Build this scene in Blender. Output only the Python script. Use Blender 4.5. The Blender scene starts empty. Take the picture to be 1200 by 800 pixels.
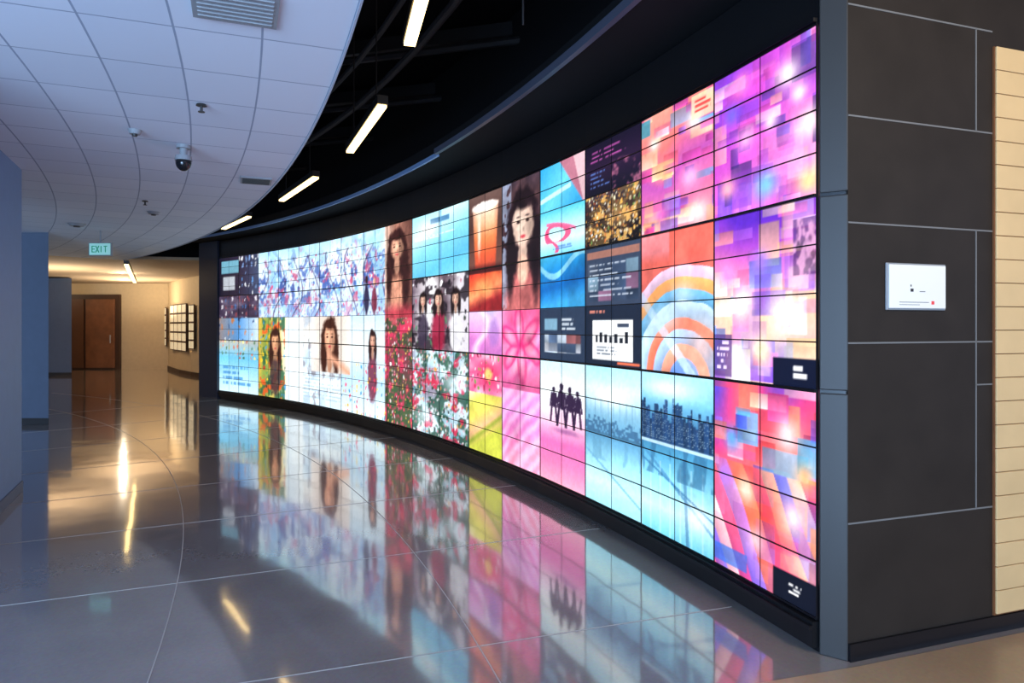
import bpy, bmesh, math, random
import numpy as np
from mathutils import Vector, Matrix
random.seed(4)
scene = bpy.context.scene
scene.view_settings.view_transform = 'Standard'
scene.view_settings.look = 'None'

EYE = 1.6; F = 800.0; CX = 600.0; HY = 381.0

# ------------------------------------------------------------------ helpers
def s2l(c):
    return tuple(((v/12.92) if v <= 0.04045 else ((v+0.055)/1.055)**2.4) for v in c)
def rgb(r, g, b): return s2l((r/255, g/255, b/255))

def mat(name, col, rough=0.5, metal=0.0, emit=None, estr=0.0, noise=0.0, nscale=8.0, spec=0.5):
    m = bpy.data.materials.new(name); m.use_nodes = True
    nt = m.node_tree; b = nt.nodes['Principled BSDF']
    b.inputs['Roughness'].default_value = rough
    b.inputs['Metallic'].default_value = metal
    b.inputs['Specular IOR Level'].default_value = spec
    if noise > 0:
        tc = nt.nodes.new('ShaderNodeTexCoord'); n = nt.nodes.new('ShaderNodeTexNoise')
        n.inputs['Scale'].default_value = nscale; n.inputs['Detail'].default_value = 5
        r = nt.nodes.new('ShaderNodeValToRGB')
        r.color_ramp.elements[0].position = 0.3; r.color_ramp.elements[1].position = 0.7
        r.color_ramp.elements[0].color = (*[c*(1-noise) for c in col], 1)
        r.color_ramp.elements[1].color = (*[min(1, c*(1+noise)) for c in col], 1)
        nt.links.new(tc.outputs['Object'], n.inputs['Vector'])
        nt.links.new(n.outputs['Fac'], r.inputs['Fac'])
        nt.links.new(r.outputs['Color'], b.inputs['Base Color'])
    else:
        b.inputs['Base Color'].default_value = (*col, 1)
    if emit:
        b.inputs['Emission Color'].default_value = (*emit, 1)
        b.inputs['Emission Strength'].default_value = estr
    return m

def link(ob, parent=None):
    scene.collection.objects.link(ob)
    if parent: ob.parent = parent
    return ob
def empty(name):
    e = bpy.data.objects.new(name, None); e.empty_display_size = 0.1
    return link(e)

class MB:
    """mesh builder"""
    def __init__(self): self.v = []; self.f = []; self.mi = []
    def quadbox(self, base, z0, z1, mi=0):
        n = len(base); o = len(self.v)
        for p in base: self.v.append((p[0], p[1], z0))
        for p in base: self.v.append((p[0], p[1], z1))
        self.f.append([o+i for i in reversed(range(n))]); self.f.append([o+n+i for i in range(n)])
        for i in range(n):
            j = (i+1) % n
            self.f.append([o+i, o+j, o+n+j, o+n+i])
        self.mi += [mi]*(n+2)
    def box(self, c, s, mi=0, rot=0.0):
        cx, cy, cz = c; hx, hy, hz = s[0]/2, s[1]/2, s[2]/2
        ca, sa = math.cos(rot), math.sin(rot)
        b = [(cx+ca*x-sa*y, cy+sa*x+ca*y) for x, y in ((-hx,-hy),(hx,-hy),(hx,hy),(-hx,hy))]
        self.quadbox(b, cz-hz, cz+hz, mi)
    def cyl(self, c, r0, r1, z0, z1, n=20, mi=0):
        o = len(self.v)
        for r, z in ((r0, z0), (r1, z1)):
            for i in range(n):
                a = 2*math.pi*i/n; self.v.append((c[0]+r*math.cos(a), c[1]+r*math.sin(a), z))
        self.f.append([o+i for i in reversed(range(n))]); self.f.append([o+n+i for i in range(n)])
        for i in range(n):
            j = (i+1) % n; self.f.append([o+i, o+j, o+n+j, o+n+i])
        self.mi += [mi]*(n+2)
    def ball(self, c, r, n=18, m=10, mi=0, zs=1.0):
        o = len(self.v)
        for j in range(m+1):
            ph = math.pi*j/m
            for i in range(n):
                a = 2*math.pi*i/n
                self.v.append((c[0]+r*math.sin(ph)*math.cos(a), c[1]+r*math.sin(ph)*math.sin(a), c[2]+zs*r*math.cos(ph)))
        for j in range(m):
            for i in range(n):
                k = (i+1) % n
                self.f.append([o+j*n+i, o+(j+1)*n+i, o+(j+1)*n+k, o+j*n+k]); self.mi.append(mi)
    def tube(self, a, b, r, n=10, mi=0):
        a = Vector(a); b = Vector(b); d = (b-a).normalized()
        up = Vector((0,0,1)) if abs(d.z) < 0.9 else Vector((1,0,0))
        u = d.cross(up).normalized(); w = d.cross(u)
        o = len(self.v)
        for p in (a, b):
            for i in range(n):
                t = 2*math.pi*i/n
                self.v.append(tuple(p + u*r*math.cos(t) + w*r*math.sin(t)))
        self.f.append([o+i for i in range(n)]); self.f.append([o+n+i for i in reversed(range(n))])
        for i in range(n):
            j = (i+1) % n; self.f.append([o+i, o+n+i, o+n+j, o+j])
        self.mi += [mi]*(n+2)
    def sweep(self, fn, ss, o0, o1, z0, z1, mi=0):
        o = len(self.v); n = len(ss)
        for s in ss:
            a = fn(s, o0); b = fn(s, o1)
            self.v += [(a[0],a[1],z0),(b[0],b[1],z0),(b[0],b[1],z1),(a[0],a[1],z1)]
        for i in range(n-1):
            p = o+4*i; q = p+4
            for j in range(4):
                k = (j+1) % 4
                self.f.append([p+j, p+k, q+k, q+j]); self.mi.append(mi)
        self.f.append([o+3,o+2,o+1,o]); e = o+4*(n-1); self.f.append([e,e+1,e+2,e+3]); self.mi += [mi]*2
    def make(self, name, mats, parent=None, smooth=False, bevel=0):
        me = bpy.data.meshes.new(name); me.from_pydata(self.v, [], self.f)
        for m in mats: me.materials.append(m)
        me.polygons.foreach_set('material_index', self.mi)
        bm = bmesh.new(); bm.from_mesh(me); bmesh.ops.recalc_face_normals(bm, faces=bm.faces); bm.to_mesh(me); bm.free()
        if smooth:
            for p in me.polygons: p.use_smooth = True
        me.update()
        ob = bpy.data.objects.new(name, me); link(ob, parent)
        if bevel:
            b = ob.modifiers.new('bevel', 'BEVEL'); b.width = bevel; b.segments = 2; b.limit_method = 'ANGLE'
        return ob

def arc(x0, y0, th0, k):
    def fn(s, off=0.0):
        th = th0 + k*s
        X = x0 + (math.cos(th)-math.cos(th0))/k
        Y = y0 + (math.sin(th)-math.sin(th0))/k
        return (X - off*math.cos(th), Y - off*math.sin(th))
    return fn

wall = arc(1.49, 3.33, math.radians(17.2), math.radians(2.36))
WL = 14.35; NC = 17; CW = WL/NC
ZT = EYE + 353/240.3; ZB = EYE - 344/240.3; WH = ZT - ZB
sec = [0, .288, .617, 1.0]
RB = []
for a in range(3):
    for j in range(4): RB.append(sec[a]+(sec[a+1]-sec[a])*j/4)
RB.append(1.0); RB = np.array(RB)

# ------------------------------------------------------------------ materials
M_black = mat('black_metal', rgb(18,19,22), .4, 0.1)
M_bezel = mat('bezel_black', (0.006,0.006,0.008), .3)
M_frame = mat('charcoal_frame', rgb(58,56,55), .45, .1)
M_darkwall = mat('dark_plenum', (0.005,0.006,0.007), .9, spec=.1)
M_bulk = mat('bulkhead_black', (0.006,0.007,0.009), .8, spec=.2)
M_trim = mat('blue_lit_trim', rgb(140,175,225), .35, .2)  # light caught along the edge is put into this pale blue base colour
M_trimd = mat('slate_trim', rgb(84,90,108), .4, .2)
M_tile = mat('dark_stone_tile', rgb(48,41,36), .55, 0, noise=.12, nscale=5, spec=.22)
M_grout = mat('tile_joint', rgb(118,116,114), .6)
M_blue = mat('blue_lit_wall', rgb(112,144,186), .5, noise=.03)  # base colour carries blue light falling on the wall from screens and daylight
M_col = mat('column_grey', rgb(98,110,130), .55, noise=.03)
M_beige = mat('beige_plaster', rgb(210,188,152), .8, noise=.04)
M_beigec = mat('beige_ceiling', rgb(190,168,142), .8, noise=.04)
M_wood = mat('light_wood', rgb(228,192,138), .5, noise=.07, nscale=3)
M_woodd = mat('dark_wood', rgb(122,76,45), .5, noise=.2, nscale=4)
M_doorf = mat('door_frame_dark', rgb(70,46,30), .5)
M_white = mat('white_plastic', rgb(246,242,234), .4)
M_grey = mat('grey_plastic', rgb(150,153,157), .5)
M_glass = mat('dome_black', (0.01,0.01,0.012), .08)
M_red = mat('red_led', rgb(200,60,60), .4, emit=(1,.1,.1), estr=.3)
M_lamp = mat('lamp_warm', (1,.85,.6), .5, emit=rgb(255,216,140), estr=5)
M_exit = mat('exit_sign_face', rgb(180,230,220), .4, emit=rgb(150,220,215), estr=.4)
M_exitt = mat('exit_letters', rgb(40,150,120), .4, emit=rgb(40,150,130), estr=.4)
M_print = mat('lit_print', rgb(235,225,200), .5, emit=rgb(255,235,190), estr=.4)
M_duct = mat('duct_dark', (0.014,0.015,0.018), .7, .1)

# ------------------------------------------------------------------ floor
def floor_mat(name, c1, c2, rough=.06, coat=1.0, ior=1.9):
    m = bpy.data.materials.new(name); m.use_nodes = True; nt = m.node_tree; b = nt.nodes['Principled BSDF']
    tc = nt.nodes.new('ShaderNodeTexCoord')
    n1 = nt.nodes.new('ShaderNodeTexNoise'); n1.inputs['Scale'].default_value = 1.1; n1.inputs['Detail'].default_value = 6
    n2 = nt.nodes.new('ShaderNodeTexVoronoi'); n2.inputs['Scale'].default_value = 70
    r = nt.nodes.new('ShaderNodeValToRGB')
    r.color_ramp.elements[0].position = .3; r.color_ramp.elements[1].position = .7
    r.color_ramp.elements[0].color = (*c1,1); r.color_ramp.elements[1].color = (*c2,1)
    mx = nt.nodes.new('ShaderNodeMix'); mx.data_type = 'RGBA'; mx.blend_type = 'MULTIPLY'; mx.inputs[0].default_value = .12
    nt.links.new(tc.outputs['Object'], n1.inputs['Vector']); nt.links.new(tc.outputs['Object'], n2.inputs['Vector'])
    nt.links.new(n1.outputs['Fac'], r.inputs['Fac'])
    nt.links.new(r.outputs['Color'], mx.inputs[6]); nt.links.new(n2.outputs['Color'], mx.inputs[7])
    nt.links.new(mx.outputs[2], b.inputs['Base Color'])
    b.inputs['Roughness'].default_value = rough*1.8; b.inputs['IOR'].default_value = 1.5
    b.inputs['Coat Weight'].default_value = coat; b.inputs['Coat IOR'].default_value = ior; b.inputs['Coat Roughness'].default_value = rough
    n3 = nt.nodes.new('ShaderNodeTexNoise'); n3.inputs['Scale'].default_value = 2.2; n3.inputs['Detail'].default_value = 1
    bp = nt.nodes.new('ShaderNodeBump'); bp.inputs['Strength'].default_value = .09; bp.inputs['Distance'].default_value = .02
    nt.links.new(tc.outputs['Object'], n3.inputs['Vector']); nt.links.new(n3.outputs['Fac'], bp.inputs['Height'])
    nt.links.new(bp.outputs['Normal'], b.inputs['Normal']); nt.links.new(bp.outputs['Normal'], b.inputs['Coat Normal'])
    return m
M_floor = floor_mat('polished_terrazzo', rgb(138,129,127), rgb(158,148,144), .062)
M_tan = floor_mat('tan_stone', rgb(176,146,116), rgb(198,168,138), .22, .4)
M_joint = mat('floor_joint', rgb(182,176,170), .4)

b = MB(); b.quadbox([(-22,-6),(10,-6),(10,30),(-22,30)], -.1, 0); b.make('floor', [M_floor])
b = MB(); b.quadbox([(.93,3.0),(1.63,3.2),(5,4.35),(5,-1),(.4,-1)], .0005, .003); b.make('floor_stone_border', [M_tan])
b = MB()
ss = [i*.4 for i in range(-8, 48)]
for o_ in (1.55,3.05,4.55,6.05,7.55): b.sweep(wall, ss, o_, o_+.006, .0005, .0018)
for s0 in (-2.2,-.9, .6, 2.2, 3.8, 5.4, 7.2, 9.2, 11.4, 14):
    th = math.radians(17.2+2.36*s0)
    p, q = wall(s0, .06), wall(s0, 9); d = (-math.sin(th)*.003, math.cos(th)*.003)
    b.quadbox([(p[0]-d[0],p[1]-d[1]),(q[0]-d[0],q[1]-d[1]),(q[0]+d[0],q[1]+d[1]),(p[0]+d[0],p[1]+d[1])], .0005, .0016)
b.make('trim_1', [M_joint])

# ------------------------------------------------------------------ video wall display surface
def hsh(i, j, seed=0):
    i = np.asarray(i, dtype=np.float64); j = np.asarray(j, dtype=np.float64)
    v = np.sin(i*127.1 + j*311.7 + seed*74.7)*43758.5453
    return v - np.floor(v)
def vn(x, y, seed=0):
    xi = np.floor(x); yi = np.floor(y); fx = x-xi; fy = y-yi
    fx = fx*fx*(3-2*fx); fy = fy*fy*(3-2*fy)
    a = hsh(xi,yi,seed); b_ = hsh(xi+1,yi,seed); c = hsh(xi,yi+1,seed); d = hsh(xi+1,yi+1,seed)
    return (a*(1-fx)+b_*fx)*(1-fy)+(c*(1-fx)+d*fx)*fy
def fbm(x, y, seed=0): return .5*vn(x,y,seed)+.3*vn(2*x,2*y,seed+1)+.2*vn(4*x,4*y,seed+2)
def c3(r,g,b_): return np.array([r,g,b_])/255.

verts = []; faces = []; C0 = []; V0 = []; DC = []; DV = []
for i in range(NC):
    p0 = wall(i*CW); p1 = wall((i+1)*CW)
    nx = [120,84,68,60,52,48,44,40,40,36,36,34,34,32,32,30,30][i]
    ny = [500,420,360,320,290,270,250,230,220,210,200,190,180,180,170,160,160][i]
    us = np.linspace(0,1,nx+1); vs = np.linspace(0,1,ny+1)
    U, V = np.meshgrid(us, vs)
    o = len(V0)
    X = p0[0]+(p1[0]-p0[0])*U; Y = p0[1]+(p1[1]-p0[1])*U; Z = ZT-(ZT-ZB)*V
    verts.append(np.stack([X,Y,Z],-1).reshape(-1,3))
    C0.extend((i+U*.9999).ravel()); V0.extend(V.ravel())
    DC.extend([1/nx]*U.size); DV.extend([1/ny]*U.size)
    idx = o+np.arange((nx+1)*(ny+1)).reshape(ny+1,nx+1)
    faces.append(np.stack([idx[:-1,:-1],idx[1:,:-1],idx[1:,1:],idx[:-1,1:]],-1).reshape(-1,4))
verts = np.concatenate(verts); faces = np.concatenate(faces)
C0 = np.array(C0); V0 = np.array(V0); DC = np.array(DC); DV = np.array(DV)
WARPX = (fbm(C0*9, V0*30, 201)-.5); WARPY = (fbm(C0*9, V0*30, 209)-.5)

def paint(CC, VV):
    RR = np.interp(VV, RB, np.arange(13))
    SM = CC*CW; HM = VV*WH
    st_ = {'C': np.zeros((len(CC),3))+.1}
    def reg(c0,c1,r0,r1):
        m = (CC>=c0)&(CC<c1)&(RR>=r0)&(RR<=r1)
        return m, 1-(CC-c0)/(c1-c0), (RR-r0)/(r1-r0)
    def put(m, col, a=1.0):
        a = (m*a)[:,None]
        st_['C'] = st_['C']*(1-a)+np.asarray(col)*a
    def grad(m, t, cs):
        cs = np.array(cs, dtype=float)/255.; t = np.clip(t,0,.9999)*(len(cs)-1); i = t.astype(int); f = (t-i)[:,None]
        put(m, cs[i]*(1-f)+cs[np.minimum(i+1,len(cs)-1)]*f)
    def ell(lx, ly, cx, cy, rx, ry): return ((lx-cx+WARPX*rx*.5)/rx)**2+((ly-cy+WARPY*ry*.5)/ry)**2 < 1
    def sel(lx, ly, cx, cy, rx, ry, soft=.35):
        return np.clip((1-np.sqrt(((lx-cx+WARPX*rx*.35)/rx)**2+((ly-cy+WARPY*ry*.35)/ry)**2))/soft,0,1)
    def glow(m, lx, ly, cx, cy, rx, ry, col, a=1.0):
        d = ((lx-cx)/rx)**2+((ly-cy)/ry)**2
        put(m, col, a*np.exp(-d*1.6))
    def mosaic(m, lx, ly, nx, ny, pal, seed, a=1.0, jit=.0):
        pal = np.array(pal, dtype=float)/255.
        u = lx*nx+jit*hsh(np.floor(ly*ny),0,seed); v = ly*ny
        gx = np.floor(u); gy = np.floor(v)
        k = (hsh(gx,gy,seed)*len(pal)).astype(int)%len(pal)
        sh = .74+.38*hsh(gx,gy,seed+5)+.4*((u-gx)-.5)*(hsh(gx,gy,seed+6)-.5)*2+.5*((v-gy)-.5)*(hsh(gx,gy,seed+8)-.5)*2
        put(m, np.clip(pal[k]*sh[:,None],0,1.2), a*(.4+.6*hsh(gx,gy,seed+11)))
    def panes(m, lx, ly, n, pal, seed, a=.8, wmin=.08, wmax=.4, hmin=.05, hmax=.3):
        """overlapping translucent rectangles of random size (motion-graphics look)"""
        for k in range(n):
            h = lambda q: float(hsh(k*3.1+q, seed*1.7, 5))
            x0 = h(1)*1.1-.1; w_ = wmin+(wmax-wmin)*h(2)**1.5; y0 = h(3)*1.05-.05; hh = hmin+(hmax-hmin)*h(4)**1.5
            c = np.array(pal[int(h(5)*len(pal))%len(pal)])/255.
            q = m&(lx>x0)&(lx<x0+w_)&(ly>y0)&(ly<y0+hh)
            g = .75+.5*((ly-y0)/hh if h(6)>.5 else (lx-x0)/w_)
            put(q, np.clip(c*g[:,None],0,1.1), a*(.35+.65*h(7)))
    def dots(m, sx, seed, pal, thr=.6, a=1.0):
        pal = np.array(pal, dtype=float)/255.
        x = SM*sx+.8*WARPX; y = HM*sx+.8*WARPY
        gx = np.floor(x); gy = np.floor(y)
        h = hsh(gx,gy,seed); ox = .3+.4*hsh(gx,gy,seed+1); oy = .3+.4*hsh(gx,gy,seed+2); r = .22+.3*hsh(gx,gy,seed+3)
        d = np.hypot((x-gx-ox)*(1+hsh(gx,gy,seed+9)),(y-gy-oy))/r
        mm = m*(h>thr)*np.clip((1-d)*2.5,0,1)
        k = (hsh(gx,gy,seed+7)*len(pal)).astype(int)%len(pal)
        put(mm, pal[k]*(.8+.3*hsh(gx,gy,seed+12))[:,None], a)
    def text(m, lx, ly, x0, x1, y0, y1, rows, col, seed=0, n=9, fill=.55):
        u = (lx-x0)/(x1-x0); v = (ly-y0)/(y1-y0)
        q = m&(u>0)&(u<1)&(v>0)&(v<1)
        g = np.floor(v*rows); fr = v*rows-g
        q = q&(fr<fill)&(u<.5+.5*hsh(g,1,seed))&(hsh(np.floor(u*n*2),g,seed+3)>.22)
        put(q, col, .85)
    def rect(m, lx, ly, x0,x1,y0,y1,col,a=1.0): put(m&(lx>x0)&(lx<x1)&(ly>y0)&(ly<y1), col, a)
    def shade(m, sx, seed, amt=.35):
        f = 1+amt*(fbm(SM*sx,HM*sx,seed)-.5)*2
        st_['C'] = np.where(m[:,None], st_['C']*f[:,None], st_['C'])
    def face(m, lx, ly, cx, cy, rx, ry, hair, skin):
        """portrait: hair mass, neck, shaded head with eyes, brows, nose, mouth"""
        hair = np.array(hair)/255.; skin = np.array(skin)/255.
        put(m*sel(lx,ly,cx,cy-.1*ry,rx*1.5,ry*1.45,.2), hair)
        put(m*sel(lx,ly,cx-rx*1.0,cy+ry*.9,rx*.7,ry*1.5,.4), hair); put(m*sel(lx,ly,cx+rx*1.05,cy+ry*.9,rx*.6,ry*1.5,.4), hair)
        put(m*sel(lx,ly,cx,cy+ry*1.3,rx*.5,ry*.8,.3), skin*.78)
        put(m*sel(lx,ly,cx,cy,rx,ry,.22), skin*.86)
        put(m*sel(lx,ly,cx-rx*.25,cy-.1*ry,rx*.75,ry*.8,.9), np.minimum(1,skin*1.1), .9)
        put(m*sel(lx,ly,cx+rx*.62,cy+ry*.15,rx*.4,ry*.8,.9), skin*.62, .6)
        put(m*sel(lx,ly,cx,cy-ry*.82,rx*1.05,ry*.36,.5), hair)
        for sg in (-.4,.4):
            put(m*sel(lx,ly,cx+sg*rx,cy-ry*.08,rx*.2,ry*.09,.5), c3(34,20,20), .95)
            put(m*sel(lx,ly,cx+sg*rx,cy-ry*.27,rx*.26,ry*.05,.6), hair*.9, .8)
        put(m*sel(lx,ly,cx+rx*.06,cy+ry*.22,rx*.12,ry*.14,.9), skin*.6, .7)
        put(m*sel(lx,ly,cx,cy+ry*.5,rx*.3,ry*.09,.5), c3(190,62,74), .9)
    W = c3(255,255,255)
    # ---- col 0 A : magenta / purple bokeh over soft panes
    m,lx,ly = reg(0,1,0,4)
    grad(m, .55*lx+.3*ly+.35*vn(lx*3,ly*3,1), [(60,50,165),(130,60,205),(200,80,200),(232,130,205),(248,185,210)])
    panes(m,lx,ly,70,[(100,60,220),(215,80,190),(240,145,215),(70,95,225),(250,210,238),(165,75,220),(255,175,155),(70,50,140)],3,.7)
    for (x,y,r_,c) in [(.75,.2,.11,(255,240,248)),(.93,.55,.11,(255,242,226)),(.35,.5,.1,(255,170,235)),(.55,.85,.12,(120,190,255)),(.15,.8,.09,(255,170,180)),(.93,.9,.12,(255,215,150)),(.3,.12,.09,(255,140,200)),(.6,.45,.07,(255,225,250)),(.2,.3,.09,(120,100,255)),(.85,.35,.07,(255,235,250))]:
        glow(m,lx,ly,x,y,r_*1.2,r_,c3(*c),.95)
    # ---- col 0 B
    m,lx,ly = reg(0,1,4,8)
    grad(m, ly+.3*(vn(lx*3,ly*3,8)-.5), [(95,45,195),(170,75,205),(225,125,180),(252,200,165),(244,190,180),(150,100,195)])
    panes(m,lx,ly,70,[(105,70,212),(240,110,180),(255,228,190),(90,130,226),(255,246,234),(255,165,125),(190,120,220),(250,212,140)],12,.7)
    for (x,y,r_,c) in [(.3,.55,.13,(255,250,238)),(.7,.6,.14,(255,250,232)),(.5,.8,.11,(255,240,185)),(.85,.4,.09,(255,200,228)),(.15,.35,.09,(255,140,215)),(.25,.85,.09,(238,242,255)),(.5,.3,.08,(160,120,255))]:
        glow(m,lx,ly,x,y,r_*1.2,r_,c3(*c),.95)
    rect(m,lx,ly,.8,1,.1,.4,c3(50,25,75),.5)
    put(m*(lx>.8)*(ly>.1)*(ly<.4)*np.clip((fbm(lx*16,ly*12,73)-.5)*8,0,1), c3(230,170,215), .8)
    rect(m,lx,ly,.0,.2,.72,.98,c3(80,50,120),.7); text(m,lx,ly,.03,.18,.76,.95,5,c3(240,220,250),2,5)
    rect(m,lx,ly,.62,1,.84,1,c3(14,20,45)); text(m,lx,ly,.8,.93,.88,.96,2,W,4,3,.7)
    # ---- col 0 C
    m,lx,ly = reg(0,1,8,12)
    grad(m, .6*ly+.5*vn(lx*3,ly*3,19), [(75,75,215),(218,70,140),(242,120,100),(238,145,180),(135,88,212)])
    panes(m,lx,ly,60,[(235,75,85),(246,138,85),(240,195,214),(70,90,225),(226,70,142),(125,108,226),(255,224,208),(155,45,105),(80,180,232)],22,.85,.1,.42,.04,.2)
    d_ = (lx*1.1-ly*.9)*6+1.2*vn(lx*2,ly*2,3)
    pal = np.array([(235,75,75),(246,150,115),(108,98,215),(250,194,182),(226,68,120),(145,118,230),(250,118,75)])/255.
    put(m*(ly>.42)*(.35+.5*vn(lx*3,ly*5,47)), pal[(np.floor(d_)%7).astype(int)]*(.85+.3*(d_-np.floor(d_)))[:,None], 1)
    rect(m,lx,ly,0,.36,.88,.97,c3(50,110,210),.7)
    for (x,y,r_,c) in [(.8,.6,.1,(255,232,224)),(.75,.22,.1,(255,238,240)),(.2,.3,.08,(90,165,245)),(.35,.55,.08,(255,215,196)),(.9,.4,.08,(255,180,120)),(.12,.5,.06,(175,120,255)),(.45,.78,.07,(255,205,215))]:
        glow(m,lx,ly,x,y,r_*1.3,r_,c3(*c),.9)
    rect(m,lx,ly,.62,1,.86,1,c3(14,18,34)); text(m,lx,ly,.76,.88,.905,.955,3,W,8,3,.7)
    # ---- col 1 A
    m,lx,ly = reg(1,2,0,4)
    grad(m, ly*.7+.3*vn(lx*3,ly*2,3), [(240,160,142),(240,122,122),(184,85,175),(232,125,158),(250,188,162)])
    panes(m,lx,ly,60,[(240,100,120),(255,182,125),(118,80,205),(255,236,224),(222,75,158),(80,155,206),(174,62,156),(250,222,165)],31,.8,.1,.35,.05,.16)
    for (x,y,r_,c) in [(.75,.2,.09,(255,242,234)),(.3,.5,.09,(250,178,130)),(.7,.62,.1,(255,178,218)),(.3,.85,.08,(232,105,195)),(.8,.9,.11,(255,246,238)),(.2,.25,.07,(255,255,246))]:
        glow(m,lx,ly,x,y,r_*1.4,r_,c3(*c),.9)
    rect(m,lx,ly,0,.14,.02,.16,c3(50,145,170),.8); rect(m,lx,ly,.72,1,.02,.2,c3(255,225,180),.7); text(m,lx,ly,.76,.98,.06,.17,3,c3(230,60,60),4,4)
    # ---- col 1 B : painted arcs
    m,lx,ly = reg(1,2,4,8)
    rr = np.hypot((lx-.62)*.80,(ly-1.05)*1.0)+.03*(fbm(lx*4,ly*4,5)-.5)
    grad(m, ly, [(235,120,130),(240,150,130),(225,165,175)])
    arcs = [(.16,(90,135,210)),(.26,(225,150,125)),(.36,(145,180,225)),(.44,(230,115,88)),(.56,(165,203,236)),(.64,(85,162,210)),(.72,(232,160,92)),(.80,(222,195,225)),(1.5,(236,114,104))]
    prev = 0
    for r1,c in arcs:
        put(m&(rr>=prev)&(rr<r1), c3(*c)*(.9+.2*(rr-prev)/(r1-prev))[:,None], .92); prev = r1
    put(m*np.clip((.27-ly)*12,0,1), c3(236,104,90), .8)
    put(m*(lx<.42)*np.clip((.22-ly)*12,0,1), c3(232,140,150), .8)
    glow(m,lx,ly,.3,.62,.3,.12,c3(200,226,242),.7); glow(m,lx,ly,.85,.8,.25,.2,c3(240,180,158),.6); glow(m,lx,ly,.6,.45,.2,.1,c3(205,222,240),.6)
    put(m&(np.abs((lx*.9-ly*1.2+.55))<.06)&(ly>.3), c3(190,215,242), .6)
    shade(m,5,301,.2)
    # ---- col 1 C skyline
    m,lx,ly = reg(1,2,8,12)
    grad(m, ly, [(160,214,242),(115,190,228),(60,110,155),(80,155,195),(140,210,235),(185,232,245),(110,195,226)])
    glow(m,lx,ly,.4,.1,.5,.08,W,.7)
    hgt = .13+.14*hsh(np.floor(lx*15),0,6)+.06*hsh(np.floor(lx*31),0,7)
    put(m&(ly>hgt)&(ly<.43), c3(30,55,92)*(.8+.6*hsh(np.floor(lx*31),1,3))[:,None], .9)
    put(m&(ly>hgt+.02)&(ly<.42)&((lx*50)%1>.5)&((ly*70)%1>.5)&(hsh(np.floor(lx*50),np.floor(ly*70),3)>.5), c3(190,215,225), .6)
    put(m&(ly>.43)&(ly<.45), c3(200,225,240), .8)
    put(m&(np.abs(ly-.6-.25*(lx-.2))<.008), c3(60,120,165),.8); put(m&(np.abs(ly-.72-.4*(lx-.6))<.012), c3(70,130,175),.7)
    put(m&(ly>.5)&(np.abs(lx-.62-.1*(ly-.5))<.02), c3(60,110,155), .6); put(m&(ly>.55)&((lx*7)%1<.06), c3(230,250,255), .6)
    put(m*(ly>.45)*(ly<.64)*np.clip((fbm(lx*14,ly*6,8)-.48)*8,0,1), c3(50,100,140), .6)
    glow(m,lx,ly,.8,.8,.2,.1,W,.6)
    m,lx,ly = reg(2,3,8,12)
    grad(m, ly, [(165,220,240),(198,234,245),(130,182,210),(90,150,190),(150,212,235),(190,236,248),(155,218,238)])
    glow(m,lx,ly,.45,.22,.5,.1,c3(245,252,255),.8)
    put(m&(ly>.36+.06*hsh(np.floor(lx*18),0,2))&(ly<.49)&(hsh(np.floor(lx*34),np.floor(ly*60),2)>.35), c3(60,100,138), .8)
    put(m&(ly>.48)&(ly<.5), c3(60,100,130), .6)
    put(m&(ly>.24)&(ly<.37)&((lx*9+.4*hsh(np.floor(lx*9),2,2))%1<.12), c3(100,145,182), .6)
    put(m*(ly>.5)*(ly<.68)*np.clip((fbm(lx*12,ly*5,18)-.48)*8,0,1), c3(95,150,185), .5)
    put(m&(ly>.55)&(np.abs(ly-.62-.3*lx)<.01), c3(110,170,205), .7)
    # ---- col 2 A
    m,lx,ly = reg(2,3,0,2)
    grad(m, ly, [(24,18,40),(44,28,56),(20,20,36)])
    text(m,lx,ly,.1,.9,.15,.4,3,c3(190,90,170),3,14,.35); text(m,lx,ly,.1,.5,.55,.9,4,c3(90,120,190),5,8,.35)
    put(m*(lx>.5)*(ly>.45)*np.clip((fbm(lx*9,ly*7,83)-.5)*7,0,1), c3(190,110,140), .7)
    m,lx,ly = reg(2,3,2,4)
    grad(m, ly+.3*fbm(lx*3,ly*3,4), [(70,60,72),(50,38,36),(26,22,24)])
    put(m*(fbm(lx*6,ly*6,3)>.54), c3(125,100,62), .6)
    put(m*(fbm(lx*9,ly*7,13)>.60), c3(235,185,105), .8)
    dots(m,22,6,[(255,185,85),(255,240,200),(200,110,60),(110,155,80),(250,250,250)],.5)
    dots(m,34,9,[(255,175,70),(255,250,220),(130,60,50)],.55,.9)
    glow(m,lx,ly,.6,.5,.3,.25,c3(255,195,120),.35)
    # ---- col 2 B
    m,lx,ly = reg(2,3,4,6)
    put(m, c3(56,68,90)); rect(m,lx,ly,.03,.97,.08,.2,c3(180,120,100),.8)
    mosaic(m&(ly>.28)&(ly<.92)&(lx>.05)&(lx<.95),lx,ly,4,4,[(90,105,130),(60,80,110),(150,100,130),(120,150,170),(48,56,74)],6,.9)
    text(m,lx,ly,.08,.92,.3,.9,7,c3(190,200,215),5,16,.3)
    m,lx,ly = reg(2,3,6,8)
    put(m, c3(30,40,58)); text(m,lx,ly,.08,.45,.08,.16,1,c3(230,140,120),5,7)
    rect(m,lx,ly,.14,.86,.24,.9,c3(238,242,245)); put(m&(lx>.2)&(lx<.8)&(ly>.42)&(ly<.62)&(((lx*11)%1)<.62)&(hsh(np.floor(lx*11),1,2)*.12+.42<ly), c3(25,30,40))
    text(m,lx,ly,.22,.78,.68,.84,3,c3(90,100,115),6,12,.5); rect(m,lx,ly,.6,.8,.3,.36,c3(60,70,90)); rect(m,lx,ly,.6,.97,.92,.96,c3(220,110,80))
    # ---- col 3 A/B
    m,lx,ly = reg(3,4,0,2)
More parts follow.
